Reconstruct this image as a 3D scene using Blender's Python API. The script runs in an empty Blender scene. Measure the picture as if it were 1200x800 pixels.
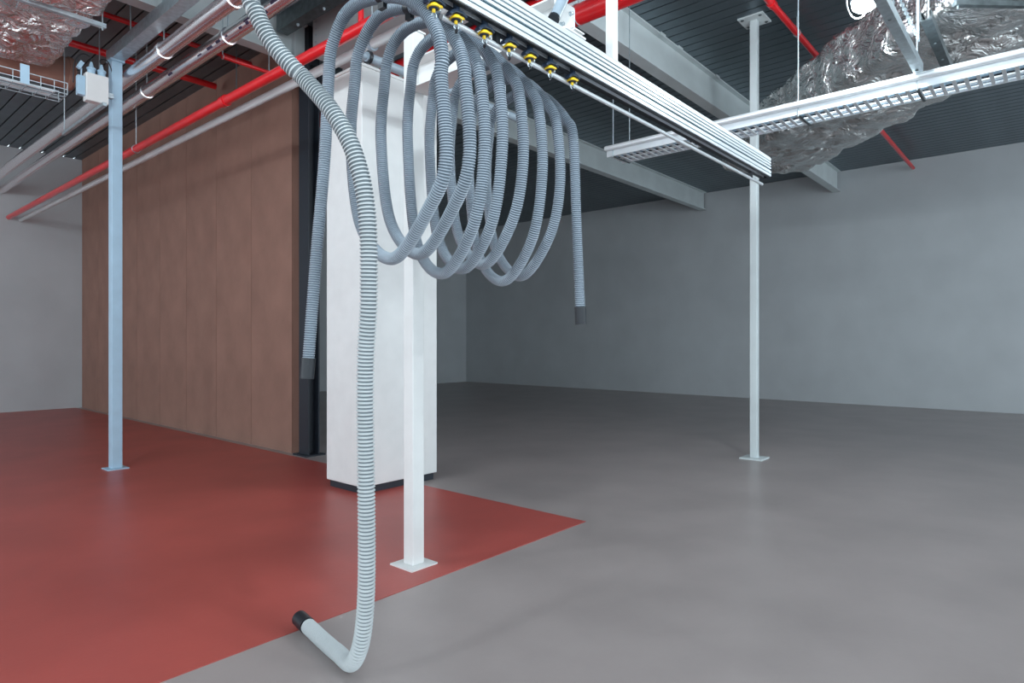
import bpy, math, random
from mathutils import Vector, noise
random.seed(4)
S = bpy.context.scene
COL = S.collection

# ------------------------------------------------------------------ camera, world, exposure
F = 745.0                     # focal length in pixels of a 1200 x 800 frame
EYE = 1.6                     # eye height; world X and Y follow the building grid
YAW = math.atan2(645.0, F)
FW = (math.cos(YAW), math.sin(YAW))
RT = (math.sin(YAW), -math.cos(YAW))
cam_d = bpy.data.cameras.new('camera')
cam_d.sensor_width = 36.0
cam_d.lens = F / 1200.0 * 36.0
cam_d.clip_start = 0.05
cam = bpy.data.objects.new('camera', cam_d)
cam.location = (0, 0, EYE)
cam.rotation_euler = (math.pi / 2, 0, YAW - math.pi / 2)
COL.objects.link(cam)
S.camera = cam

W = bpy.data.worlds.new('hall_ambient')
S.world = W
W.use_nodes = True
W.node_tree.nodes['Background'].inputs[0].default_value = (0.80, 0.92, 1.0, 1)
W.node_tree.nodes['Background'].inputs[1].default_value = 2.0
S.view_settings.view_transform = 'Standard'
S.view_settings.look = 'None'
S.view_settings.gamma = 1.0
S.view_settings.use_curve_mapping = False
S.view_settings.exposure = 0.2
LAMP_W = 120.0

# ------------------------------------------------------------------ measuring helpers
def ray(px, py):
    u = (px - 600.0) / F
    return (FW[0] + RT[0] * u, FW[1] + RT[1] * u, (400.0 - py) / F)
def on_z(px, py, h):          # h = height above the eye
    d = ray(px, py); t = h / d[2]
    return Vector((d[0] * t, d[1] * t, EYE + h))
def on_x(px, py, X):
    d = ray(px, py); t = X / d[0]
    return Vector((X, d[1] * t, EYE + d[2] * t))
def on_y(px, py, Y):
    d = ray(px, py); t = Y / d[1]
    return Vector((d[0] * t, Y, EYE + d[2] * t))
def at(px, py, t):
    d = ray(px, py)
    return Vector((d[0] * t, d[1] * t, EYE + d[2] * t))

# ------------------------------------------------------------------ materials
def mat(name, col, rough=0.5, metal=0.0, var=0.08, scale=6.0, bump=0.0, bscale=40.0, emit=None, coat=0.0):
    m = bpy.data.materials.new(name); m.use_nodes = True
    nt = m.node_tree; b = nt.nodes['Principled BSDF']
    b.inputs['Roughness'].default_value = rough
    b.inputs['Metallic'].default_value = metal
    b.inputs['Coat Weight'].default_value = coat
    tc = nt.nodes.new('ShaderNodeTexCoord')
    n = nt.nodes.new('ShaderNodeTexNoise'); n.inputs['Scale'].default_value = scale; n.inputs['Detail'].default_value = 5
    nt.links.new(tc.outputs['Object'], n.inputs['Vector'])
    r = nt.nodes.new('ShaderNodeValToRGB')
    r.color_ramp.elements[0].position = 0.3; r.color_ramp.elements[1].position = 0.7
    r.color_ramp.elements[0].color = (*[c * (1 - var) for c in col], 1)
    r.color_ramp.elements[1].color = (*[min(1, c * (1 + var)) for c in col], 1)
    nt.links.new(n.outputs['Fac'], r.inputs['Fac'])
    nt.links.new(r.outputs['Color'], b.inputs['Base Color'])
    if bump:
        n2 = nt.nodes.new('ShaderNodeTexNoise'); n2.inputs['Scale'].default_value = bscale; n2.inputs['Detail'].default_value = 6
        nt.links.new(tc.outputs['Object'], n2.inputs['Vector'])
        bp = nt.nodes.new('ShaderNodeBump'); bp.inputs['Strength'].default_value = bump; bp.inputs['Distance'].default_value = 0.02
        nt.links.new(n2.outputs['Fac'], bp.inputs['Height'])
        nt.links.new(bp.outputs['Normal'], b.inputs['Normal'])
    if emit:
        b.inputs['Emission Color'].default_value = (*emit[0], 1)
        b.inputs['Emission Strength'].default_value = emit[1]
    return m
def foil_mat(name, col):
    m = mat(name, col, 0.21, 1.0, 0.06, 5.0)
    nt = m.node_tree; b = nt.nodes['Principled BSDF']
    tc = [n for n in nt.nodes if n.type == 'TEX_COORD'][0]
    v = nt.nodes.new('ShaderNodeTexVoronoi'); v.inputs['Scale'].default_value = 5; v.feature = 'F1'
    n2 = nt.nodes.new('ShaderNodeTexNoise'); n2.inputs['Scale'].default_value = 4.5; n2.inputs['Detail'].default_value = 7; n2.inputs['Distortion'].default_value = 0.6
    nt.links.new(tc.outputs['Object'], n2.inputs['Vector']); nt.links.new(n2.outputs['Color'], v.inputs['Vector'])
    ad = nt.nodes.new('ShaderNodeMath'); ad.operation = 'ADD'
    nt.links.new(v.outputs['Distance'], ad.inputs[0]); nt.links.new(n2.outputs['Fac'], ad.inputs[1])
    bp = nt.nodes.new('ShaderNodeBump'); bp.inputs['Strength'].default_value = 0.75; bp.inputs['Distance'].default_value = 0.05
    nt.links.new(ad.outputs[0], bp.inputs['Height']); nt.links.new(bp.outputs['Normal'], b.inputs['Normal'])
    return m
M = {
 'floor': mat('floor_epoxy', (0.36, 0.31, 0.30), 0.35, 0, 0.10, 1.2, 0.03),
 'zone': mat('red_floor_paint', (0.44, 0.085, 0.07), 0.4, 0, 0.10, 1.2, 0.03),
 'wall': mat('wall_paint', (0.55, 0.58, 0.60), 0.7, 0, 0.05, 1.0, 0.05),
 'brown': mat('brown_board', (0.30, 0.165, 0.125), 0.8, 0, 0.12, 2.0, 0.1),
 'slab': mat('slab_dark', (0.012, 0.014, 0.016), 0.9),
 'deck': mat('deck_steel', (0.15, 0.19, 0.215), 0.36, 0.7, 0.12, 3.0, 0.03),
 'beam': mat('beam_paint', (0.62, 0.68, 0.69), 0.55, 0, 0.07, 2.0, 0.04),
 'white': mat('white_paint', (0.80, 0.81, 0.80), 0.4, 0, 0.03),
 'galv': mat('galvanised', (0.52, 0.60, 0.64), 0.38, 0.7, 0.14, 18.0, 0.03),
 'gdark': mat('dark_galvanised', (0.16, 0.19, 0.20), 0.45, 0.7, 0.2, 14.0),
 'alu': mat('aluminium', (0.86, 0.91, 0.94), 0.30, 0.35, 0.02),
 'groove': mat('groove_dark', (0.01, 0.07, 0.10), 0.5, 0.4),
 'clad': mat('pipe_cladding', (0.95, 0.91, 0.92), 0.23, 0.97, 0.02, 3),
 'red': mat('red_paint', (0.72, 0.012, 0.018), 0.28, 0, 0.06, coat=0.3),
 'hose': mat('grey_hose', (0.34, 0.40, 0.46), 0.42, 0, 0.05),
 'hose_wall_shade': mat('grey_hose_wall_shade', (0.12, 0.16, 0.20), 0.5, 0, 0.05),
 'hose2_wall_shade': mat('pale_hose_wall_shade', (0.19, 0.23, 0.25), 0.5, 0, 0.05),
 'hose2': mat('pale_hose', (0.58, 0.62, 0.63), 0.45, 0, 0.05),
 'black': mat('black_plastic', (0.012, 0.016, 0.022), 0.4),
 'navy': mat('navy_plastic', (0.018, 0.035, 0.065), 0.35),
 'char': mat('charcoal_steel', (0.016, 0.022, 0.032), 0.5),
 'yellow': mat('yellow_plastic', (0.90, 0.60, 0.01), 0.35),
 'tube': mat('grey_tube', (0.30, 0.37, 0.43), 0.35, 0, 0.05),
 'print': mat('ink', (0.03, 0.02, 0.07), 0.5),
 'green': mat('green_ink', (0.02, 0.35, 0.10), 0.5),
 'blue': mat('pale_blue_paint', (0.42, 0.60, 0.74), 0.45, 0, 0.05),
 'lamp': mat('lamp_diffuser', (0.9, 0.95, 1.0), 0.5, emit=((0.82, 0.93, 1.0), 14.0)),
 'cable': mat('white_cable', (0.85, 0.9, 0.92), 0.4),
 'foilr': foil_mat('foil_wrap', (0.91, 0.92, 0.91)),
}

# ------------------------------------------------------------------ mesh helpers
class MB:
    def __init__(s): s.v = []; s.f = []
    def add(s, vs, fs):
        k = len(s.v); s.v += [tuple(v) for v in vs]; s.f += [tuple(i + k for i in f) for f in fs]; return s
    def box(s, a, b, bev=0.0):
        x0, y0, z0 = [min(a[i], b[i]) for i in range(3)]; x1, y1, z1 = [max(a[i], b[i]) for i in range(3)]
        return s.add([(x0,y0,z0),(x1,y0,z0),(x1,y1,z0),(x0,y1,z0),(x0,y0,z1),(x1,y0,z1),(x1,y1,z1),(x0,y1,z1)],
                     [(3,2,1,0),(4,5,6,7),(0,1,5,4),(1,2,6,5),(2,3,7,6),(3,0,4,7)])
    def prism(s, prof, o, u, w, d, L):      # 2-D profile in (u, w), extruded L along d
        o, u, w, d = Vector(o), Vector(u), Vector(w), Vector(d)
        n = len(prof)
        vs = [o + u * p + w * q for p, q in prof] + [o + u * p + w * q + d * L for p, q in prof]
        fs = [(i, (i + 1) % n, n + (i + 1) % n, n + i) for i in range(n)] + [tuple(range(n))[::-1], tuple(range(n, 2 * n))]
        return s.add(vs, fs)
    def bar(s, p, q, wid, hgt, up=(0, 0, 1)):
        p, q = Vector(p), Vector(q); d = (q - p); L = d.length; d.normalize()
        up = Vector(up)
        if abs(d.dot(up)) > 0.95: up = Vector((1, 0, 0))
        r = d.cross(up).normalized(); up = r.cross(d)
        a, b = wid / 2, hgt / 2
        return s.prism([(-a, -b), (a, -b), (a, b), (-a, b)], p, r, up, d, L)
    def tube(s, pts, r, seg=12, caps=True, closed=False):
        pts = [Vector(p) for p in pts]; n = len(pts)
        rs = r if isinstance(r, (list, tuple)) else [r] * n
        tg = []
        for i in range(n):
            a = pts[(i - 1) % n] if (closed or i > 0) else pts[i]
            b = pts[(i + 1) % n] if (closed or i < n - 1) else pts[i]
            tg.append((b - a).normalized())
        nrm = tg[0].orthogonal().normalized(); vs = []
        for i in range(n):
            nrm = (nrm - tg[i] * nrm.dot(tg[i])).normalized()
            bi = tg[i].cross(nrm)
            for k in range(seg):
                a = 2 * math.pi * k / seg
                vs.append(pts[i] + (nrm * math.cos(a) + bi * math.sin(a)) * rs[i])
        fs = []
        for i in range(n if closed else n - 1):
            j = (i + 1) % n
            for k in range(seg):
                l = (k + 1) % seg
                fs.append((i * seg + k, i * seg + l, j * seg + l, j * seg + k))
        if caps and not closed:
            fs += [tuple(range(seg))[::-1], tuple(range((n - 1) * seg, n * seg))]
        return s.add(vs, fs)
    def lathe(s, c, prof, seg=20, axis=(0, 0, 1)):
        c, ax = Vector(c), Vector(axis).normalized()
        return s.tube([c + ax * z for _, z in prof], [max(r, 1e-4) for r, _ in prof], seg)
    def ring(s, c, n, R, r, seg=20, sub=6):
        c, n = Vector(c), Vector(n).normalized(); a = n.orthogonal().normalized(); b = n.cross(a)
        return s.tube([c + (a * math.cos(t) + b * math.sin(t)) * R for t in [2 * math.pi * i / seg for i in range(seg)]], r, sub, closed=True)
    def build(s, name, m, parent=None, smooth=False, bevel=0.0):
        o0 = parent.location if parent and parent.type == 'EMPTY' else Vector((0, 0, 0))
        if parent and parent.parent: o0 = parent.parent.location
        me = bpy.data.meshes.new(name)
        me.from_pydata([(v[0] - o0[0], v[1] - o0[1], v[2] - o0[2]) for v in s.v], [], s.f)
        me.update()
        if smooth:
            me.polygons.foreach_set('use_smooth', [True] * len(me.polygons))
            try: me.set_sharp_from_angle(angle=math.radians(42))
            except Exception: pass
        me.materials.append(M[m] if isinstance(m, str) else m)
        o = bpy.data.objects.new(name, me); COL.objects.link(o)
        if parent: o.parent = parent
        if bevel:
            b = o.modifiers.new('bevel', 'BEVEL'); b.width = bevel; b.segments = 2; b.limit_method = 'ANGLE'
        return o
def tag(o, label, cat, group=None):
    o['label'] = label; o['category'] = cat
    if group: o['group'] = group
    return o
def thing(name, loc, label, cat, group=None):
    e = bpy.data.objects.new(name, None); e.empty_display_size = 0.1
    e.location = loc; COL.objects.link(e); bpy.context.view_layer.update()
    return tag(e, label, cat, group)
def struct(o, label=None, cat=None):
    o['kind'] = 'structure'
    if label: o['label'] = label
    if cat: o['category'] = cat
    return o
def spline(ctrl, step):
    c = [Vector(p) for p in ctrl]; c = [c[0] * 2 - c[1]] + c + [c[-1] * 2 - c[-2]]
    dense = []
    for i in range(1, len(c) - 2):
        p0, p1, p2, p3 = c[i - 1:i + 3]
        for k in range(24):
            t = k / 24
            dense.append(0.5 * ((2 * p1) + (p2 - p0) * t + (2 * p0 - 5 * p1 + 4 * p2 - p3) * t * t + (3 * p1 - p0 - 3 * p2 + p3) * t ** 3))
    dense.append(c[-2])
    out = [dense[0]]; acc = 0.0
    for a, b in zip(dense, dense[1:]):
        L = (b - a).length
        if L < 1e-9: continue
        pos = step - acc
        while pos <= L:
            out.append(a.lerp(b, pos / L)); pos += step
        acc = L - (pos - step)
    return out
def corrugated(ctrl, r, pitch, depth, seg=14):
    pts = spline(ctrl, pitch / 4)
    rad = [r * (1 - depth * (0.0, 0.05, 1.0, 0.95)[i % 4]) for i in range(len(pts))]
    return MB().tube(pts, rad, seg), pts
def two_tone(o, m2, seg):      # rigid rib and softer wall, coloured darker to stand in for groove shade: faces of every fourth ring pair
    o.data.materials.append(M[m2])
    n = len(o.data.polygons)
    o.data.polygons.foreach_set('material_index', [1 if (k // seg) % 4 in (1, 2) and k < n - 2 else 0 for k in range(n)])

DECK = EYE + 4.4
BOT = EYE + 3.87

# ------------------------------------------------------------------ the hall
struct(MB().box((-7, -7, -0.1), (18, 18, 0)).build('floor', 'floor'), 'plain reddish floor of the hall', 'floor')
struct(MB().box((-7, 3.2, 0.0), (4.7, 18, 0.004)).build('trim_1', 'zone'), 'dull red painted floor area on the left', 'floor paint')
ceil = struct(MB().box((-7, -7, DECK + 0.05), (18, 18, DECK + 0.3)).build('ceiling', 'slab'), 'dark ribbed steel deck ceiling with narrow open seams', 'ceiling')
PITCH = 0.21
pan = None
x = -1.0
while x < 18:
    if pan is None:
        w = PITCH - 0.022
        prof = [(0, 0), (w, 0), (w, 0.012), (w - 0.018, 0.05), (w - 0.030, 0.05), (w - 0.020, 0.012), (0.020, 0.012), (0.030, 0.05), (0.018, 0.05), (0, 0.012)]
        pan = MB().prism(prof, (0, 0, 0), (1, 0, 0), (0, 0, 1), (0, 1, 0), 25).build('deck_panel', 'deck', ceil)
        o = pan
    else:
        o = pan.copy(); COL.objects.link(o); o.parent = ceil
    o.location = (x, -7, DECK)
    x += PITCH
struct(MB().box((18, -7, 0), (18.2, 18, DECK)).build('wall_right', 'wall'), 'plain pale grey far wall', 'wall')
struct(MB().box((-7, 18, 0), (18, 18.2, DECK)).build('wall_back', 'wall'), 'plain pale grey end wall', 'wall')
# brown boarded partition beyond the charcoal column, in vertical boards
wp = struct(MB().box((4.85, 8.35, 0), (5.00, 18, DECK)).build('wall_left', 'brown'), 'brown boarded partition wall under the deck', 'wall')
brd = None; y = 8.35
while y < 17.5:
    if brd is None:
        brd = MB().box((4.825, 0.004, 0), (4.85, 1.196, DECK - 0.002)).build('board', 'brown', wp); o = brd
    else:
        o = brd.copy(); COL.objects.link(o); o.parent = wp
    o.location = (0, y, 0); y += 1.2

# ------------------------------------------------------------------ steel frame
def i_beam(name, axis, a0, a1, c, zb, zt, fw, tw, tf, m, label, cat='beam'):
    # axis 'x': runs a0..a1 in X centred on Y = c
    loc = (a0, c, zb) if axis == 'x' else (c, a0, zb)
    t = thing(name, loc, label, cat)
    def bx(p0, p1, z0, z1):
        if axis == 'x': return MB().box((a0, p0, z0), (a1, p1, z1))
        return MB().box((p0, a0, z0), (p1, a1, z1))
    bx(c - fw / 2, c + fw / 2, zb, zb + tf).build('bottom_flange', m, t)
    bx(c - tw / 2, c + tw / 2, zb + tf, zt - tf).build('web', m, t)
    bx(c - fw / 2, c + fw / 2, zt - tf, zt).build('top_flange', m, t)
    return t
zt = DECK - 0.002
bA = i_beam('steel_beam', 'x', 5.46, 17.95, 4.42, BOT, zt, 0.19, 0.03, 0.022, 'beam', 'pale grey steel roof beam right of the white hanger post')
for px in (785, 808, 846):
    p = on_z(px, 50, 4.4); xx = {785: 8.2, 808: 8.75, 846: 10.1}[px]
    MB().box((xx, 4.30, zt - 0.045), (xx + 0.14, 4.326, zt - 0.002)).build('deck_clip', 'beam', bA)
bB = i_beam('steel_beam', 'x', -4.0, 4.82, 8.02, BOT, zt, 0.19, 0.03, 0.022, 'beam', 'pale blue-grey steel beam behind the silver pipes, ending at the charcoal column')
for xx in (4.62,):
    MB().box((xx, 7.925, BOT + 0.03), (xx + 0.02, 8.0, zt - 0.03)).build('stiffener', 'beam', bB)
i_beam('steel_beam', 'x', 5.46, 17.9, 8.02, BOT, zt, 0.19, 0.03, 0.022, 'beam', 'steel roof beam far behind the looped grey hose')
# boxed white beam over the red pipe
t = thing('boxed_beam', (4.76, 4.3, BOT), 'wide white boxed beam above the looped grey hose', 'beam')
MB().box((4.76, 4.3, BOT), (5.45, 7.7, zt)).build('casing', 'beam', t)
MB().box((4.745, 4.3, BOT - 0.012), (5.465, 7.7, BOT - 0.001)).build('bottom_plate', 'beam', t)
for k in range(5):
    MB().lathe((4.758, 7.62, BOT + 0.08 + k * 0.09), [(0.012, 0), (0.012, 0.012), (0.006, 0.016)], 8, (-1, 0, 0)).build('screw', 'galv', t)
# charcoal column
t = thing('steel_column', (4.920, 8.05, 0), 'charcoal steel column between the pale beam and the boxed beam', 'column')
MB().box((4.830, 7.93, 0), (4.850, 8.17, BOT)).build('flange', 'char', t)
MB().box((4.990, 7.93, 0), (5.010, 8.17, BOT)).build('flange', 'char', t)
MB().box((4.850, 8.04, 0), (4.990, 8.06, BOT)).build('web', 'char', t)
MB().box((4.835, 7.93, BOT), (5.005, 8.17, zt)).build('head', 'char', t)
MB().prism([(0, 0), (0.45, 0.45), (0.45, 0.50), (0, 0.5)], (5.010, 8.03, BOT - 0.52), (1, 0, 0), (0, 0, 1), (0, 1, 0), 0.04).build('haunch', 'char', t)
MB().box((4.770, 7.87, 0), (5.070, 8.23, 0.02)).build('base_plate', 'char', t)
# light frame on the left: post with a shallow beam on top
t = thing('steel_post', (2.78, 9.0, 0), 'pale blue square steel post left of the silver pipes', 'post')
MB().box((2.72, 8.935, 0.015), (2.84, 9.065, EYE + 3.50)).build('shaft', 'blue', t, bevel=0.008)
MB().box((2.66, 8.88, 0), (2.90, 9.12, 0.015)).build('base_plate', 'blue', t)
MB().box((2.70, 8.92, EYE + 3.50), (2.86, 9.08, EYE + 3.525)).build('cap_plate', 'blue', t)
t = thing('steel_channel', (2.78, 3.0, EYE + 3.53), 'grey steel channel running over the pale blue post', 'channel')
MB().box((2.72, 3.0, EYE + 3.527), (2.86, 9.15, EYE + 3.54)).build('bottom_flange', 'galv', t)
MB().box((2.72, 3.0, EYE + 3.54), (2.732, 9.15, EYE + 3.66)).build('web', 'galv', t)
MB().box((2.72, 3.0, EYE + 3.66), (2.86, 9.15, EYE + 3.672)).build('top_flange', 'galv', t)
for yy in (5.4, 6.6, 7.6, 8.6):
    MB().tube([(2.82, yy, EYE + 3.672), (2.82, yy, DECK)], 0.008, 8).build('hanger_rod', 'galv', t)
    MB().box((2.735, yy - 0.05, EYE + 3.545), (2.75, yy + 0.05, EYE + 3.62)).build('splice_plate', 'galv', t)
# dark channel on the boxed beam's near left
t = thing('steel_channel', (4.42, 4.0, EYE + 4.1), 'dark steel channel under the deck beside the boxed beam', 'channel')
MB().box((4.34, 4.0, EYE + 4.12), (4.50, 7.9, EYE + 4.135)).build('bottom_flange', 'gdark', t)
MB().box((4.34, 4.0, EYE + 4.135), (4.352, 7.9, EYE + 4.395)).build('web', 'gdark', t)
for yy in (6.2, 6.9, 7.5):
    MB().lathe((4.42, yy, EYE + 4.12), [(0.02, 0), (0.02, -0.015), (0.011, -0.03)], 6).build('bolt', 'galv', t)
# pale post fixed to the deck, right
P0 = on_z(884, 24, 4.4 - 0.01)
t = thing('steel_post', (P0.x, P0.y, 0), 'slim pale post bolted to the deck by a square drilled plate', 'post')
MB().box((P0.x - 0.048, P0.y - 0.048, 0), (P0.x + 0.048, P0.y + 0.048, DECK - 0.02)).build('shaft', 'beam', t, bevel=0.008)
pl = MB().box((P0.x - 0.17, P0.y - 0.17, DECK - 0.02), (P0.x + 0.17, P0.y + 0.17, DECK - 0.001)).build('top_plate', 'beam', t)
for sx in (-1, 1):
    for sy in (-1, 1):
        MB().lathe((P0.x + sx * 0.12, P0.y + sy * 0.12, DECK - 0.02), [(0.024, 0), (0.024, -0.004), (0.012, -0.012)], 10).build('bolt', 'gdark', t)
MB().box((P0.x - 0.15, P0.y - 0.15, 0), (P0.x + 0.15, P0.y + 0.15, 0.02)).build('base_plate', 'beam', t)

# ------------------------------------------------------------------ silver clad pipes
def clad_pipe(X, h, r, y0, y1, clamps, label, marks=()):
    t = thing('clad_pipe', (X, y0, EYE + h), label, 'pipe', 'silver clad pipes')
    MB().tube([(X, y0 + (y1 - y0) * k / 40, EYE + h) for k in range(41)], r, 40).build('cladding', 'clad', t, True)
    for cy in clamps:
        MB().lathe((X, cy, EYE + h), [(r, -0.035), (r + 0.014, -0.03), (r + 0.014, 0.03), (r, 0.035)], 32, (0, 1, 0)).build('clamp', 'clad', t, True)
        MB().bar((X, cy, EYE + h + r), (X, cy, DECK), 0.012, 0.012).build('hanger_rod', 'galv', t)
    for (yy, ang, L, wd, mm) in marks:       # stencilled ink patches lying on the cladding
        a0 = math.radians(ang); da = wd / r / 2; vs = []; fs = []
        for k in range(7):
            a = a0 - da + 2 * da * k / 6
            for e in (0, 1):
                vs.append((X + (r + 0.0015) * math.cos(a), yy + e * L, EYE + h + (r + 0.0015) * math.sin(a)))
        fs = [(2 * k, 2 * k + 1, 2 * k + 3, 2 * k + 2) for k in range(6)]
        MB().add(vs, fs).build('stencil_mark', mm, t)
    return t
clad_pipe(2.95, 3.39, 0.084, 2.0, 17.9, (4.6, 6.2, 7.93, 10.2), 'silver clad pipe nearer the grey channel, without print')
mk = []
for px, py, L, wd in ((252, 52, .13, .028), (263, 47, .13, .028), (272, 40, .05, .02), (288, 25, .06, .022), (296, 21, .06, .03), (330, 10, .16, .028), (297, 33, .13, .018), (206, 86, .12, .026), (240, 59, .10, .016), (317, 0, .05, .03)):
    d = ray(px, py); k = 3.28 / d[0]
    mk.append((d[1] * k - L / 2, 226 + (py - (400 - .6775 * (px + 260))) * -1.5 - 10, L, wd, 'print'))
p = on_x(346, 2, 3.28); mk.append((p.y - 0.06, 215, .10, .05, 'green'))
clad_pipe(3.28, 3.39, 0.080, 2.0, 17.9, (4.9, 7.02, 9.4), 'silver clad pipe with dark stencilled marks crossing behind the ribbed hose', mk)

# ------------------------------------------------------------------ red pipes
def red_pipe(a, b, r, label, joints=(), rods=(), tees=()):
    a, b = Vector(a), Vector(b)
    t = thing('red_pipe', a, label, 'pipe', 'red sprinkler pipes')
    MB().tube([a, b], r, 20).build('run', 'red', t, True)
    d = (b - a).normalized()
    for s in joints:
        c = a.lerp(b, s)
        MB().tube([c - d * 0.05, c + d * 0.05], r + 0.012, 20).build('coupling', 'red', t, True)
    for s in rods:
        c = a.lerp(b, s)
        MB().ring(c, d, r + 0.004, 0.006, 16, 6).build('clevis', 'galv', t)
        MB().tube([c + Vector((0, 0, r)), Vector((c.x, c.y, DECK))], 0.006, 6).build('hanger_rod', 'galv', t)
    for s, L in tees:
        c = a.lerp(b, s)
        MB().tube([c, c + Vector((0, 0, L))], 0.026, 12).build('riser', 'red', t, True)
    return t
# the thick run in front of the charcoal column
X1 = 3.4; h1 = 0.5375 / 0.655 * X1
yt = on_x(423, 40, X1).y
red_pipe((X1, 2.4, EYE + h1), (X1, 17.9, EYE + h1), 0.052, 'bright red pipe crossing in front of the charcoal column', (0.32,), (0.12, 0.5), ((((yt - 2.4) / 15.5), 0.6),))
Xg = 3.62; hg = 0.500 / 0.655 * Xg
t = thing('white_pipe', (Xg, 2.4, EYE + hg), 'white pipe running just below the bright red pipe', 'pipe')
MB().tube([(Xg, 2.4, EYE + hg), (Xg, 17.9, EYE + hg)], 0.046, 20).build('run', 'beam', t, True)
cy = on_x(436, 48, Xg).y
MB().tube([(Xg, cy - .02, EYE + hg), (Xg, cy + .02, EYE + hg)], 0.062, 16).build('clamp', 'tube', t, True)
MB().tube([(Xg, cy, EYE + hg + .046), (Xg, cy, DECK)], 0.007, 6).build('hanger_rod', 'galv', t)
red_pipe((5.6, 2.0, EYE + .408 / .655 * 5.6), (5.6, 17.9, EYE + .408 / .655 * 5.6), 0.105, 'thick red pipe behind the white bracket, lower of the pair', (0.5,), (0.12,))
red_pipe((5.75, 2.0, EYE + .4405 / .655 * 5.75), (5.75, 17.9, EYE + .4405 / .655 * 5.75), 0.10, 'thick red pipe behind the white bracket, upper of the pair', (0.4,), (0.14,))
red_pipe((5.6, 2.72, EYE + 4.18), (17.9, 2.72, EYE + 4.18), 0.042, 'red pipe under the deck near the glowing lamp', (0.2,), (0.28,))
red_pipe((2.0, 9.3, EYE + 4.2), (4.7, 9.3, EYE + 4.2), 0.034, 'dark red pipe under the deck at the tip of the foil duct support', (), (0.5,))
red_pipe((0.2, 10.5, EYE + 4.18), (4.7, 10.5, EYE + 4.18), 0.050, 'dark red pipe under the deck behind the foil duct', (), (0.3,))
red_pipe((3.52, 7.7, EYE + 3.45), (4.14, 7.7, EYE + 3.45), 0.024, 'short thin red pipe in front of the brown partition', (), (0.02, 0.98))
for px, yy, lb in ((277, 8.6, 'thin dark threaded rod in front of the brown partition'),):
    p = on_y(px, 94, yy)
    t = thing('threaded_rod', (p.x, yy, p.z - 0.25), lb, 'rod')
    MB().tube([(p.x, yy, p.z - 0.25), (p.x, yy, DECK)], 0.007, 8).build('rod', 'gdark' if px == 277 else 'galv', t)
    MB().lathe((p.x, yy, p.z - 0.24), [(0.02, 0), (0.02, 0.02)], 6).build('nut', 'galv', t)

# ------------------------------------------------------------------ foil wrapped ducts
def foil_duct(origin, d, L, w, hgt, nseg, per, sag, label, loc, bands):
    """rounded box duct, insulated and loosely wrapped: w to the right of d, hgt up"""
    d = Vector(d).normalized(); rt = Vector((d.y, -d.x, 0)); o = Vector(origin)
    t = thing('foil_duct', loc, label, 'duct', 'foil wrapped ducts')
    ring = []
    r = 0.10
    def arc(cx, cy, a0):
        return [(cx + r * math.cos(math.radians(a0 + k * 22.5)), cy + r * math.sin(math.radians(a0 + k * 22.5))) for k in range(5)]
    def lin(p, q, n): return [(p[0] + (q[0] - p[0]) * k / n, p[1] + (q[1] - p[1]) * k / n) for k in range(1, n)]
    c = [arc(r, r, 180), arc(w - r, r, 270), arc(w - r, hgt - r, 0), arc(r, hgt - r, 90)]
    nn = [24, 14, 12, 14]
    for i in range(4):
        ring += c[i] + lin(c[i][-1], c[(i + 1) % 4][0], nn[i])
    n = len(ring); vs = []; fs = []
    for i in range(nseg + 1):
        s = L * i / nseg
        ph = (s / per) % 1.0
        pil = math.sqrt(max(0.0, math.sin(math.pi * ph)))
        for (a, b) in ring:
            cx, cy = a - w / 2, b - hgt / 2
            ln = math.hypot(cx, cy)
            q = Vector((s * 2.2, a * 2.6, b * 2.6))
            k = (pil - 0.6) * sag + 0.035 * noise.noise(q * 1.4) + 0.022 * (1 - abs(noise.noise(q * 1.9 + Vector((7, 1, 3)))) * 2.4) + 0.004 * (1 - abs(noise.noise(q * 5.7)) * 2)
            pt = o + d * s + rt * (a + cx / ln * k) + Vector((0, 0, b + cy / max(ln, .01) * k * (1.5 if cy < 0 else 1)))
            vs.append(pt)
    for i in range(nseg):
        for k in range(n):
            l = (k + 1) % n
            fs.append((i * n + k, i * n + l, (i + 1) * n + l, (i + 1) * n + k))
    fs += [tuple(range(n)), tuple(range(nseg * n, (nseg + 1) * n))[::-1]]
    MB().add(vs, fs).build('foil_jacket', 'foilr', t, True)
    for s in bands:
        p = o + d * s
        a = p - rt * 0.10 - Vector((0, 0, 0.06)); b = p + rt * (w + 0.10) - Vector((0, 0, 0.06))
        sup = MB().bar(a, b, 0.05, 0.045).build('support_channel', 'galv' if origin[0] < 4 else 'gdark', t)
        for e in (a + rt * 0.03, b - rt * 0.03):
            MB().tube([e - Vector((0, 0, 0.05)), (e.x, e.y, DECK)], 0.007, 6).build('hanger_rod', 'galv', t)
    return t
foil_duct((1.12, 5.2, EYE + 3.43), (0, 1, 0), 4.45, 1.08, 0.5, 260, 0.37, 0.075, 'crumpled foil-wrapped duct glowing reddish over the wire basket tray', (1.66, 5.2, EYE + 3.4), (2.55,))
foil_duct((6.83 - .73 * 3.0, .657 - .685 * 3.0, EYE + 3.02), (.73, .685, 0), 8.6, 1.5, 0.66, 280, 0.92, 0.07, 'large silver foil-wrapped duct slanting overhead behind the glowing lamp', (7.2, .6, EYE + 3.0), (2.98,))

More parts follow.
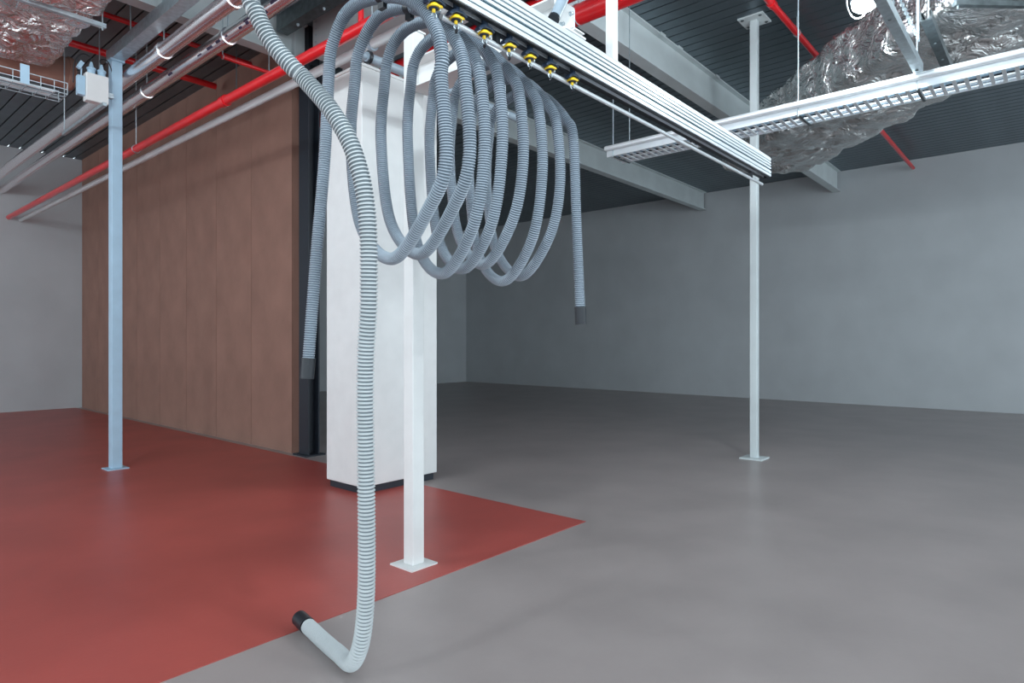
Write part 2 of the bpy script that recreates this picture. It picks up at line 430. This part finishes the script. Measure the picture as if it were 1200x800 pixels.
t = thing('round_duct', (0.4, 9.95, EYE + 3.35), 'dull brownish round duct end beside the junction box', 'duct')
MB().tube([(-1.0, 10.0, EYE + 3.56), (2.58, 10.0, EYE + 3.56)], .2, 28).build('shell', 'brown', t, True)
MB().lathe((2.50, 10.0, EYE + 3.56), [(.2, 0), (.215, .01), (.215, .05), (.2, .06)], 28, (1, 0, 0)).build('end_band', 'brown', t, True)
for xx in (.4, 1.9):
    MB().tube([(xx, 10.0, EYE + 3.75), (xx, 10.0, DECK)], .007, 6).build('hanger_rod', 'galv', t)

# ------------------------------------------------------------------ wire basket tray, left
t = thing('wire_basket_tray', (1.0, 8.3, EYE + 2.82), 'wire basket cable tray below the reddish foil duct', 'cable tray')
xa, xb = -1.5, 2.08; z0 = EYE + 2.71
for (yy, zz) in ((8.25, .12), (8.25, .05), (8.25, 0), (8.36, 0), (8.47, 0), (8.58, 0), (8.58, .05), (8.58, .12)):
    MB().tube([(xa, yy, z0 + zz), (xb, yy, z0 + zz)], 0.005, 6).build('long_wire', 'galv', t)
cw = None
for k in range(30):
    xx = xa + 0.1 + k * 0.12
    if cw is None:
        cw = MB().tube([(xx, 8.25, z0 + .12), (xx, 8.25, z0 - .006), (xx, 8.58, z0 - .006), (xx, 8.58, z0 + .12)], 0.004, 6).build('cross_wire', 'galv', t)
    else:
        c = cw.copy(); COL.objects.link(c); c.parent = t; c.location.x = k * 0.12
for k in range(3):
    MB().tube([(xa, 8.32 + .08 * k, z0 + .02), (xb - .1, 8.32 + .08 * k, z0 + .02)], 0.014, 8).build('cable', 'cable' if k != 1 else 'tube', t)
for xx in (0.6, on_y(75.5, 90, 9.72).x):
    MB().tube([(xx, 9.72, z0 - .03), (xx, 9.72, DECK)], 0.007, 6).build('hanger_rod', 'galv', t)
    MB().box((xx - .018, 8.66, z0 - .05), (xx + .018, 9.76, z0 - .012)).build('support_arm', 'galv', t)
    MB().box((xx - .02, 8.17, z0 - .05), (xx + .02, 8.66, z0 - .012)).build('support_channel', 'galv', t)
MB().box((1.66, 8.24, z0 + .0), (1.74, 8.246, z0 + .2)).build('side_bracket', 'blue', t)

# ------------------------------------------------------------------ junction box with two cable glands, on the pale blue post
jb = on_y(112, 92, 8.9)
t = thing('junction_box', (jb.x, 8.9, jb.z - 0.3), 'pale junction box with two cable glands and looping thin cables', 'junction box')
MB().box((jb.x - .115, 8.84, jb.z - .30), (jb.x + .125, 8.96, jb.z + .035)).build('box', 'white', t, bevel=.008)
MB().box((jb.x + .125, 8.87, jb.z - .2), (2.72, 8.93, jb.z - .14)).build('mounting_arm', 'galv', t)
for k, px in enumerate((107, 119)):
    c = on_y(px, 88, 8.9)
    MB().lathe((c.x, 8.9, jb.z + .035), [(.042, 0), (.042, .05), (.05, .055), (.05, .075), (.026, .09), (.018, .13), (.012, .15)], 14).build('cable_gland', 'blue', t, True)
    MB().tube(spline([(c.x, 8.9, jb.z + .17), (c.x - .015, 8.9, jb.z + .24), (c.x + (-.09 if k == 0 else .07), 8.92, jb.z + .26), (c.x + (-.16 if k == 0 else .13), 8.95, jb.z + .14), (c.x + (-.17 if k == 0 else .15), 8.97, jb.z - .1)], .02), .006, 6).build('cable', 'black', t, True)
s = on_y(95, 92, 8.9)
t = thing('sensor', (s.x, 8.9, s.z - .2), 'small pale blue sensor with a tilted head left of the junction box', 'sensor')
MB().box((s.x - .045, 8.86, s.z - .2), (s.x + .035, 8.94, s.z + .03)).build('body', 'blue', t, bevel=.006)
MB().tube([(s.x, 8.9, s.z + .03), (s.x + .005, 8.9, s.z + .13)], .008, 8).build('stem', 'blue', t)
MB().bar((s.x - .03, 8.9, s.z + .12), (s.x + .01, 8.9, s.z + .20), .05, .045).build('head', 'blue', t)
MB().box((s.x + .035, 8.88, s.z - .12), (jb.x - .115, 8.92, s.z - .08)).build('mounting_arm', 'galv', t)

# ------------------------------------------------------------------ aluminium rail with its white support frame
RY, RZ0, RZ1 = 2.10, EYE + 1.571, EYE + 1.756
RX0, RX1 = 0.9, 6.2
t = thing('aluminium_rail', (RX0, RY, RZ0), 'long grooved aluminium rail carrying the yellow hook trolleys', 'rail')
hh = RZ1 - RZ0
edges = []   # front profile with four grooves, (depth, height)
prof = [(0.0, 0.0)]
for g0, g1, dp in ((0.022, 0.030, .012), (0.056, 0.072, .02), (0.088, 0.098, .012), (0.114, 0.124, .02), (0.140, 0.148, .012)):
    prof += [(0.0, g0), (dp, g0), (dp, g1), (0.0, g1)]
prof += [(0.0, hh - .012), (0.008, hh), (0.10, hh), (0.10, 0.0), (0.068, 0.0), (0.068, 0.05), (0.032, 0.05), (0.032, 0.0)]
seen = []
for q in prof:
    if not seen or seen[-1] != q: seen.append(q)
MB().prism(seen, (RX0, RY, RZ0), (0, 1, 0), (0, 0, 1), (1, 0, 0), RX1 - RX0).build('profile', 'alu', t)
for g0, g1, dp in ((0.022, 0.030, .006), (0.056, 0.072, .010), (0.088, 0.098, .006), (0.114, 0.124, .010), (0.140, 0.148, .006)):
    MB().box((RX0 + .002, RY + dp, RZ0 + g0 + .0002), (RX1 - .002, RY + dp + .0018, RZ0 + g1 - .0002)).build('groove_strip', 'groove', t)
MB().box((RX0, RY + .010, RZ0 - .006), (RX1, RY + .032, RZ0)).build('slot_lip', 'black', t)
MB().box((RX0, RY + .068, RZ0 - .006), (RX1, RY + .098, RZ0)).build('slot_lip', 'black', t)
MB().box((RX0 - .006, RY - .003, RZ0 - .004), (RX0, RY + .103, RZ1 + .003)).build('end_cap', 'black', t)
MB().box((RX1, RY - .003, RZ0 - .004), (RX1 + .006, RY + .103, RZ1 + .003)).build('end_cap', 'black', t)
# support frame: I-section arm from a white column
XA = 2.985
colp = on_x(485, 60, XA)
t = thing('rail_bracket', (XA, RY + .02, RZ1), 'white I-section bracket arm bolted on the aluminium rail', 'bracket')
ya, yb = RY + .078, colp.y - .055
MB().box((XA - .095, ya, RZ1 + .012), (XA + .095, yb, RZ1 + .022)).build('bottom_flange', 'white', t)
MB().box((XA - .006, ya, RZ1 + .022), (XA + .006, yb, RZ1 + .20)).build('web', 'white', t)
MB().box((XA - .095, ya, RZ1 + .20), (XA + .095, yb, RZ1 + .21)).build('top_flange', 'white', t)
MB().box((XA - .095, ya - .004, RZ1 + .022), (XA + .095, ya + .008, RZ1 + .20)).build('end_plate', 'white', t, bevel=.002)
MB().box((XA - .10, RY + .0, RZ1 + .0005), (XA + .10, RY + .10, RZ1 + .012)).build('base_plate', 'white', t, bevel=.002)
for sx, hz in ((-.045, .155), (.045, .155), (-.045, .06), (.045, .06)):
    MB().lathe((XA + sx, ya - .004, RZ1 + hz), [(.015, 0), (.015, .004), (.011, .005), (.011, .02), (.006, .026)], 6, (0, -1, 0)).build('bolt', 'galv', t)
MB().prism([(0, 0), (.09, 0), (.09, .008), (0, .008)], (XA + .0, RY + .005, RZ1 + .03), (1, 0, 0), (0, 0, 1), (0, 1, 0), .068).build('lug_plate', 'white', t)
t = thing('steel_post', (XA, colp.y, 0), 'white square post behind the hose loops', 'post')
MB().box((XA - .052, colp.y - .052, .015), (XA + .052, colp.y + .052, EYE + 2.2)).build('shaft', 'white', t, bevel=.006)
MB().box((XA - .12, colp.y - .12, 0), (XA + .12, colp.y + .12, .015)).build('base_plate', 'white', t)
MB().box((XA - .06, colp.y - .06, EYE + 2.2), (XA + .06, colp.y + .06, EYE + 2.212)).build('cap_plate', 'white', t)
# vertical white hanger post on the rail
hp = on_y(717, 60, RY + .06)
t = thing('hanger_post', (hp.x, hp.y, RZ1), 'white square hanger post rising from the aluminium rail', 'post')
MB().box((hp.x - .030, hp.y - .028, RZ1 + .008), (hp.x + .030, hp.y + .028, DECK - .012)).build('shaft', 'white', t, bevel=.004)
MB().box((hp.x - .05, hp.y - .045, RZ1 + .0005), (hp.x + .05, hp.y + .04, RZ1 + .008)).build('foot_plate', 'white', t)
MB().box((hp.x - .09, hp.y - .09, DECK - .012), (hp.x + .09, hp.y + .09, DECK - .001)).build('top_plate', 'white', t)
# grey tube dropping to the rail left of the bracket
a = on_y(649, 22, RY + .035); b = on_y(667, -16, RY + .035)
t = thing('grey_tube', (a.x, a.y, a.z), 'grey slanted tube left of the white bracket', 'tube')
dv = (b - a).normalized()
c1 = b + dv * .12
MB().tube(spline([a, b, c1, (3.09, c1.y, c1.z + .25), (3.115, c1.y, c1.z + .6), (3.115, c1.y, DECK)], .04), .031, 18).build('tube', 'tube', t, True)
MB().tube([a - dv * .004, a + dv * .012], .0335, 16).build('end_collar', 'black', t, True)

# ------------------------------------------------------------------ conduit, trolleys and looped hose
t = thing('conduit', (2.02, RY + .09, EYE + 1.52), 'thin shiny conduit tube threaded behind the yellow hook trolleys', 'conduit')
MB().tube([(2.02, RY + .085, EYE + 1.512), (RX1, RY + .085, EYE + 1.512)], .0130, 14).build('tube', 'alu', t, True)
for xx in (2.4, 5.9):
    MB().box((xx - .015, RY + .070, EYE + 1.515), (xx + .015, RY + .099, RZ0 - .006)).build('saddle', 'black', t)
TR = []
LABEL = ['hook trolley on the rail at the top edge above the hose loops', 'second yellow hook trolley from the top edge, clear of the hose', 'third yellow hook trolley from the top edge', 'fourth yellow hook trolley from the top edge, chain link on the hose',
         'fifth yellow hook trolley from the top edge', 'sixth yellow hook trolley from the top edge', 'seventh yellow hook trolley from the top edge, farthest one in view']
proto = None
def make_trolley(p):
    t = thing('hook_trolley', p, '', 'trolley', 'yellow hook trolleys on the rail')
    x0, y0, z0 = p      # p = centre of the slot on the underside
    MB().box((x0 - .010, y0 - .012, z0 - .026), (x0 + .010, y0 + .012, z0 + .03)).build('stem', 'navy', t)
    sd = MB().prism([(-.058, -.054), (-.046, -.036), (-.018, -.020), (.030, -.018), (.060, -.030), (.054, -.040), (.026, -.032), (-.014, -.036), (-.034, -.050), (-.046, -.060)],
               (x0, y0 - .018, z0), (1, 0, 0), (0, 0, 1), (0, 1, 0), .036).build('saddle', 'navy', t, bevel=.004)
    MB().lathe((x0 - .004, y0, z0 - .066), [(.022, 0), (.030, .002), (.031, .008), (.026, .013), (.020, .020), (.010, .024)], 18).build('hook_body', 'yellow', t, True)
    MB().lathe((x0 - .004, y0, z0 - .069), [(.020, 0), (.024, .003)], 16).build('hook_collar', 'navy', t, True)
    MB().prism([(-.020, -.050), (-.010, -.042), (.038, -.040), (.046, -.048), (.030, -.054), (.010, -.056)], (x0, y0 - .013, z0), (1, 0, 0), (0, 0, 1), (0, 1, 0), .026).build('hook_nose', 'yellow', t, bevel=.003)
    MB().lathe((x0 - .004, y0, z0 - .086), [(.006, 0), (.0085, .003), (.0085, .018)], 10).build('swivel_pin', 'yellow', t, True)
    MB().tube([(x0 + .034, y0, z0 - .052), (x0 + .034, y0, z0 - .066)], .007, 8).build('screw', 'galv', t)
    MB().ring((x0 - .002, y0, z0 - .095), (0.5, 1, 0), .011, .0035, 14, 6).build('chain_link', 'galv', t)
    MB().ring((x0 - .000, y0, z0 - .113), (1, -.4, 0), .010, .0045, 14, 6).build('snap_link', 'black', t)
    return t
for i, (px, py) in enumerate(((509, 8), (535, 22), (568, 38), (597, 54), (621, 68), (645, 82), (671, 97))):
    d = ray(px, py); X = d[0] * (RY + .05) / d[1]
    p = (X, RY + .05, RZ0)
    if proto is None: proto = make_trolley(p); r = proto
    else:
        r = proto.copy(); COL.objects.link(r); r.location = p
        for ch in proto.children:
            c = ch.copy(); COL.objects.link(c); c.parent = r
    r['label'] = LABEL[i]; TR.append(p)

LOOPS = [
 [(385, 94), (387, 65), (392, 45), (402, 21), (418, 5), (441, -3), (465, -4), (487, 3), (500, 16), (508, 29), (515, 46), (518, 70), (517, 94)],
 [(416, 94), (418, 70), (424, 51), (433, 33), (446, 18), (462, 11), (480, 9), (500, 14), (515, 25), (527, 38), (536, 52), (542, 70), (545, 94)],
 [(451, 94), (453, 75), (459, 56), (468, 42), (480, 32), (497, 26), (515, 27), (533, 37), (546, 51), (556, 68), (563, 94)],
 [(482, 94), (485, 75), (492, 60), (503, 48), (516, 40), (532, 36), (548, 41), (562, 53), (575, 70), (584, 94)],
]
XL = [1.95 + .185 * i for i in range(8)]
loops = []
for i, L in enumerate(LOOPS):
    loops.append([on_x(px, py, XL[i]) for px, py in L])
base = loops[3]
for i in range(4, 8):
    s = (i - 3)
    loops.append([Vector((XL[i], q.y + .01 * s, q.z - .03 * s)) for q in base])
ctrl = []
f = loops[0][0]
ctrl += [f + Vector((-.10, .04, -1.55)), f + Vector((-.06, .03, -1.0)), f + Vector((-.02, .01, -.45))]
for i, lp in enumerate(loops):
    ctrl += lp
    e = lp[-1]
    if i < 7:
        n = loops[i + 1][0]; m = (e + n) / 2; bz = EYE + .42 + .05 * math.sin(i * 2.1)
        ctrl += [Vector((e.x + .02, e.y - .01, e.z - .35)), Vector((e.x + .04, e.y + (n.y - e.y) * .12, bz + .22)), Vector((m.x, m.y, bz)), Vector((n.x - .04, n.y - (n.y - e.y) * .12, bz + .22)), Vector((n.x - .02, n.y + .01, n.z - .35))]
    else:
        ctrl += [e + Vector((.02, -.01, -.5)), e + Vector((.05, -.02, -1.1))]
t = thing('looped_hose', (2.2, 2.6, EYE + .5), 'grey corrugated hose hung in many loops beneath the rail', 'hose')
mb, pts = corrugated(ctrl, .0325, .0125, .13, 16)
two_tone(mb.build('corrugated_tube', 'hose', t, True), 'hose_wall_shade', 16)
def hose_clip(target):
    k = min(range(len(pts)), key=lambda i: (pts[i] - target).length)
    c = pts[k]; d = (pts[min(k + 3, len(pts) - 1)] - pts[k - 3]).normalized()
    cl = MB().tube([c - d * .020, c + d * .020], .034, 16).build('clip', 'black', t, True)
    MB().box((c.x - .012, c.y - .022, c.z - .062), (c.x + .012, c.y + .022, c.z - .030)).build('clip_lug', 'black', cl)
hose_clip(on_x(448, -3, XL[0])); hose_clip(on_x(480, 9, XL[1]))
for e0, e1 in ((pts[0], pts[12]), (pts[-1], pts[-13])):
    d = (e1 - e0).normalized()
    MB().tube([e0 - d * .06, e0 + d * .05], .036, 18).build('end_cuff', 'black', t, True)

# pale ribbed hose in front of the silver pipes
T0 = 2.95
lead = [at(px, py, T0) for px, py in ((294, 0), (300, 14), (308, 32), (318, 49), (331, 66), (346, 82), (358, 94))]
up = lead[0]
ctrl = [Vector((up.x - .15, up.y + .5, DECK - .03)), Vector((up.x - .13, up.y + .45, DECK - .6)), Vector((up.x - .06, up.y + .2, up.z + .75)), Vector((up.x - .005, up.y + .03, up.z + .25))] + lead
e = lead[-1]
ctrl += [at(390, 132, 2.88), at(416, 182, 2.84), at(430, 250, 2.84), at(432, 350, 2.86)]
q = at(428, 450, 2.9)
ctrl += [q, Vector((q.x + .02, q.y + .02, .45)), Vector((q.x + .03, q.y + .12, .10)), Vector((q.x + .08, q.y + .35, .045)), Vector((q.x + .15, q.y + .75, .045))]
t = thing('ribbed_hose', (ctrl[-1].x, ctrl[-1].y, 0), 'pale wide-ribbed hose sweeping down in front of the silver pipes', 'hose')
mb, hp2 = corrugated(ctrl, .0410, .0175, .18, 18)
two_tone(mb.build('corrugated_tube', 'hose2', t, True), 'hose2_wall_shade', 18)
d = (hp2[-1] - hp2[-9]).normalized()
MB().tube([hp2[-1] - d * .03, hp2[-1] + d * .09], .043, 20).build('end_cuff', 'black', t, True)
MB().tube([hp2[0] - Vector((0, 0, .05)), Vector((hp2[0].x, hp2[0].y, DECK))], .05, 20).build('ceiling_cuff', 'galv', t, True)

# grey conduit run with black collar, behind the loops
a = on_y(429, 65, 4.6); b = on_y(482, 89, 4.6)
d = Vector((1, 0, 0)); zz = (a.z + b.z) / 2
t = thing('conduit', (a.x, 4.6, zz), 'grey conduit with a black collar seen through the hose loops', 'conduit')
MB().tube([(a.x, 4.6, zz), (5.5, 4.6, zz)], .042, 18).build('tube', 'tube', t, True)
MB().tube([(a.x + .01, 4.6, zz), (a.x + .04, 4.6, zz)], .056, 18).build('collar', 'black', t, True)
MB().tube([(a.x - .06, 4.6, zz), (a.x, 4.6, zz)], .030, 14).build('end_plug', 'tube', t, True)
for xx in (a.x + .5, 5.2):
    MB().tube([(xx, 4.6, zz + .04), (xx, 4.6, DECK)], .007, 6).build('hanger_rod', 'galv', t)
    MB().ring((xx, 4.6, zz), (1, 0, 0), .046, .007, 16, 6).build('pipe_ring', 'galv', t)
# plain white enclosure behind
a = on_y(424, 73, 5.5)
t = thing('white_enclosure', (a.x + .5, 5.8, 0), 'plain white enclosure standing behind the hose loops', 'enclosure')
MB().box((a.x, 5.5, .08), (a.x + 1.05, 6.15, a.z - .03)).build('body', 'white', t, bevel=.01)
MB().box((a.x - .012, 5.488, a.z - .03), (a.x + 1.062, 6.162, a.z)).build('top', 'white', t, bevel=.006)
MB().box((a.x + .03, 5.53, 0), (a.x + 1.02, 6.12, .08)).build('plinth', 'char', t)

# ------------------------------------------------------------------ right: lamp, strut, chain, dark strut, cable tray
def high_bay(p, label, loop=True):
    t = thing('high_bay_lamp', p, label, 'lamp', 'round high bay lamps')
    x0, y0, z0 = p
    MB().lathe(p, [(.02, 0), (.072, .008), (.098, .030), (.104, .055), (.104, .085)], 28).build('diffuser', 'lamp', t, True)
    MB().lathe(p, [(.112, .085), (.118, .10), (.118, .14), (.085, .17), (.07, .26), (.03, .28)], 28).build('housing', 'galv', t, True)
    MB().tube([(x0, y0, z0 + .28), (x0, y0, DECK)], .010, 10).build('suspension_rod', 'galv', t)
    if loop:
        MB().tube(spline([(x0 - .03, y0 + .03, z0 + .27), (x0 - .10, y0 + .09, z0 + .19), (x0 - .13, y0 + .115, z0 + .06), (x0 - .10, y0 + .09, z0 - .05), (x0 - .05, y0 + .05, z0 - .075), (x0, y0 + .01, z0 - .045), (x0 + .02, y0 - .005, z0 - .004)], .012), .0055, 8).build('cable_loop', 'cable', t, True)
    ld = bpy.data.lights.new('lamp_light', 'POINT'); ld.energy = LAMP_W; ld.color = (0.84, 0.94, 1.0); ld.shadow_soft_size = .10
    l = bpy.data.objects.new('lamp_light', ld); COL.objects.link(l); l.parent = t; l.location = (0, 0, -.13)
    return t
lp = on_z(1013, 12, 2.98)
high_bay(tuple(lp), 'glowing high bay lamp with a white cable loop near the large foil duct')
for (xx, yy, lb) in ((1.6, 1.2, 'added unseen high bay lamp over the near end of the rail'), (-2.0, 2.6, 'added unseen high bay lamp left of the viewer'), (2.6, -2.2, 'added unseen high bay lamp right of the viewer'),
                     (-2.2, -2.2, 'added unseen high bay lamp behind the viewer'), (-0.6, 5.6, 'added unseen high bay lamp beside the reddish foil duct')):
    high_bay((xx, yy, EYE + 2.98), lb, False)  # out-of-view copies of the lamp, added as light sources for the hall

def channel(a, b, wd, ht, m, name, label, rods=()):
    a, b = Vector(a), Vector(b); d = (b - a).normalized(); r = d.cross(Vector((0, 0, 1))).normalized(); up = r.cross(d)
    t = thing(name, a, label, 'channel')
    k = .006
    prof = [(-wd/2, 0), (wd/2, 0), (wd/2, ht), (wd/2 - wd*.22, ht), (wd/2 - wd*.22, ht - k), (wd/2 - k, ht - k), (wd/2 - k, k), (-wd/2 + k, k), (-wd/2 + k, ht - k), (-wd/2 + wd*.22, ht - k), (-wd/2 + wd*.22, ht), (-wd/2, ht)]
    MB().prism(prof, a, r, up, d, (b - a).length).build('section', m, t)
    for s in rods:
        c = a.lerp(b, s)
        MB().tube([(c.x, c.y, c.z), (c.x, c.y, DECK)], .007, 6).build('hanger_rod', 'galv', t)
    for s in (.30, .55, .97):
        c = a.lerp(b, s) - up * .004
        MB().lathe(c, [(.014, 0), (.014, .006), (.007, .010)], 6, -up).build('bolt', 'gdark', t)
    return t
hz = EYE + 2.47
channel((4.0, 1.0, hz), (6.862, 1.0, hz), .075, .075, 'galv', 'strut_channel', 'pale galvanised strut channel below the glowing lamp', (.1, .6))
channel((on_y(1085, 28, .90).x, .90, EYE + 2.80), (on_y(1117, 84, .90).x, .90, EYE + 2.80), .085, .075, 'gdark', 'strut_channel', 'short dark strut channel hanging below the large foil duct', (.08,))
# chain and thin conduit beside it
t = thing('steel_chain', (4.2, .95, EYE + 2.64), 'steel chain stretched below the large foil duct', 'chain')
x0 = 5.05; yc = .95; zc = EYE + 2.64
lk = None
for k in range(34):
    xx = x0 + k * .045
    nrm = (0, 1, 0) if k % 2 else (0, 0, 1)
    pl = [Vector((xx + .020 * math.cos(a) + (.009 if math.cos(a) > 0 else -.009), yc, zc)) + (Vector((0, 0, 1)) if k % 2 else Vector((0, 1, 0))) * .013 * math.sin(a) for a in [2 * math.pi * j / 12 for j in range(12)]]
    MB().tube(pl, .0035, 5, closed=True).build('link', 'galv', t)
for xx in (x0, x0 + 33 * .045):
    MB().tube([(xx, yc, zc), (xx, yc, DECK)], .006, 6).build('hanger_rod', 'galv', t)

def cable_tray():
    XT, zt0 = 6.90, EYE + 2.40
    t = thing('cable_tray', (XT + .2, 0, zt0), 'pale slotted cable tray with a round top rail at the right edge', 'cable tray')
    y0, y1 = -0.4, 4.4
    MB().tube([(XT, y0, zt0 + .05), (XT, y1, zt0 + .05)], .032, 16).build('top_rail', 'alu', t, True)
    MB().box((XT + .03, y0, zt0 - .05), (XT + .045, y1, zt0 + .04)).build('side_rail', 'alu', t)
    MB().box((XT + .40, y0, zt0 - .05), (XT + .415, y1, zt0 + .04)).build('side_rail', 'alu', t)
    rg = None; n = 0; y = y0 + .05
    while y < y1:
        if rg is None:
            rg = MB().box((XT + .045, y, zt0 - .048), (XT + .40, y + .03, zt0 - .035)).build('rung', 'alu', t)
        else:
            c = rg.copy(); COL.objects.link(c); c.parent = t; c.location.y = n * .09
        n += 1; y += .09
    for k, m in enumerate(('cable', 'blue', 'black', 'cable', 'tube')):
        MB().tube([(XT + .09 + .065 * k, y0, zt0 - .018), (XT + .09 + .065 * k, y1, zt0 - .018)], .016 if k != 2 else .012, 10).build('cable', m, t, True)
    for y in (1.02, 2.07, 4.3):
        MB().box((XT + .02, y - .012, zt0 - .06), (XT + .43, y + .012, zt0 - .050)).build('support_strap', 'gdark', t)
        for xx in ((XT + .022,) if y < 3 else (XT + .022, XT + .425)):
            MB().tube([(xx, y, zt0 - .07), (xx, y, DECK)], .006, 6).build('hanger_rod', 'galv', t)
cable_tray()
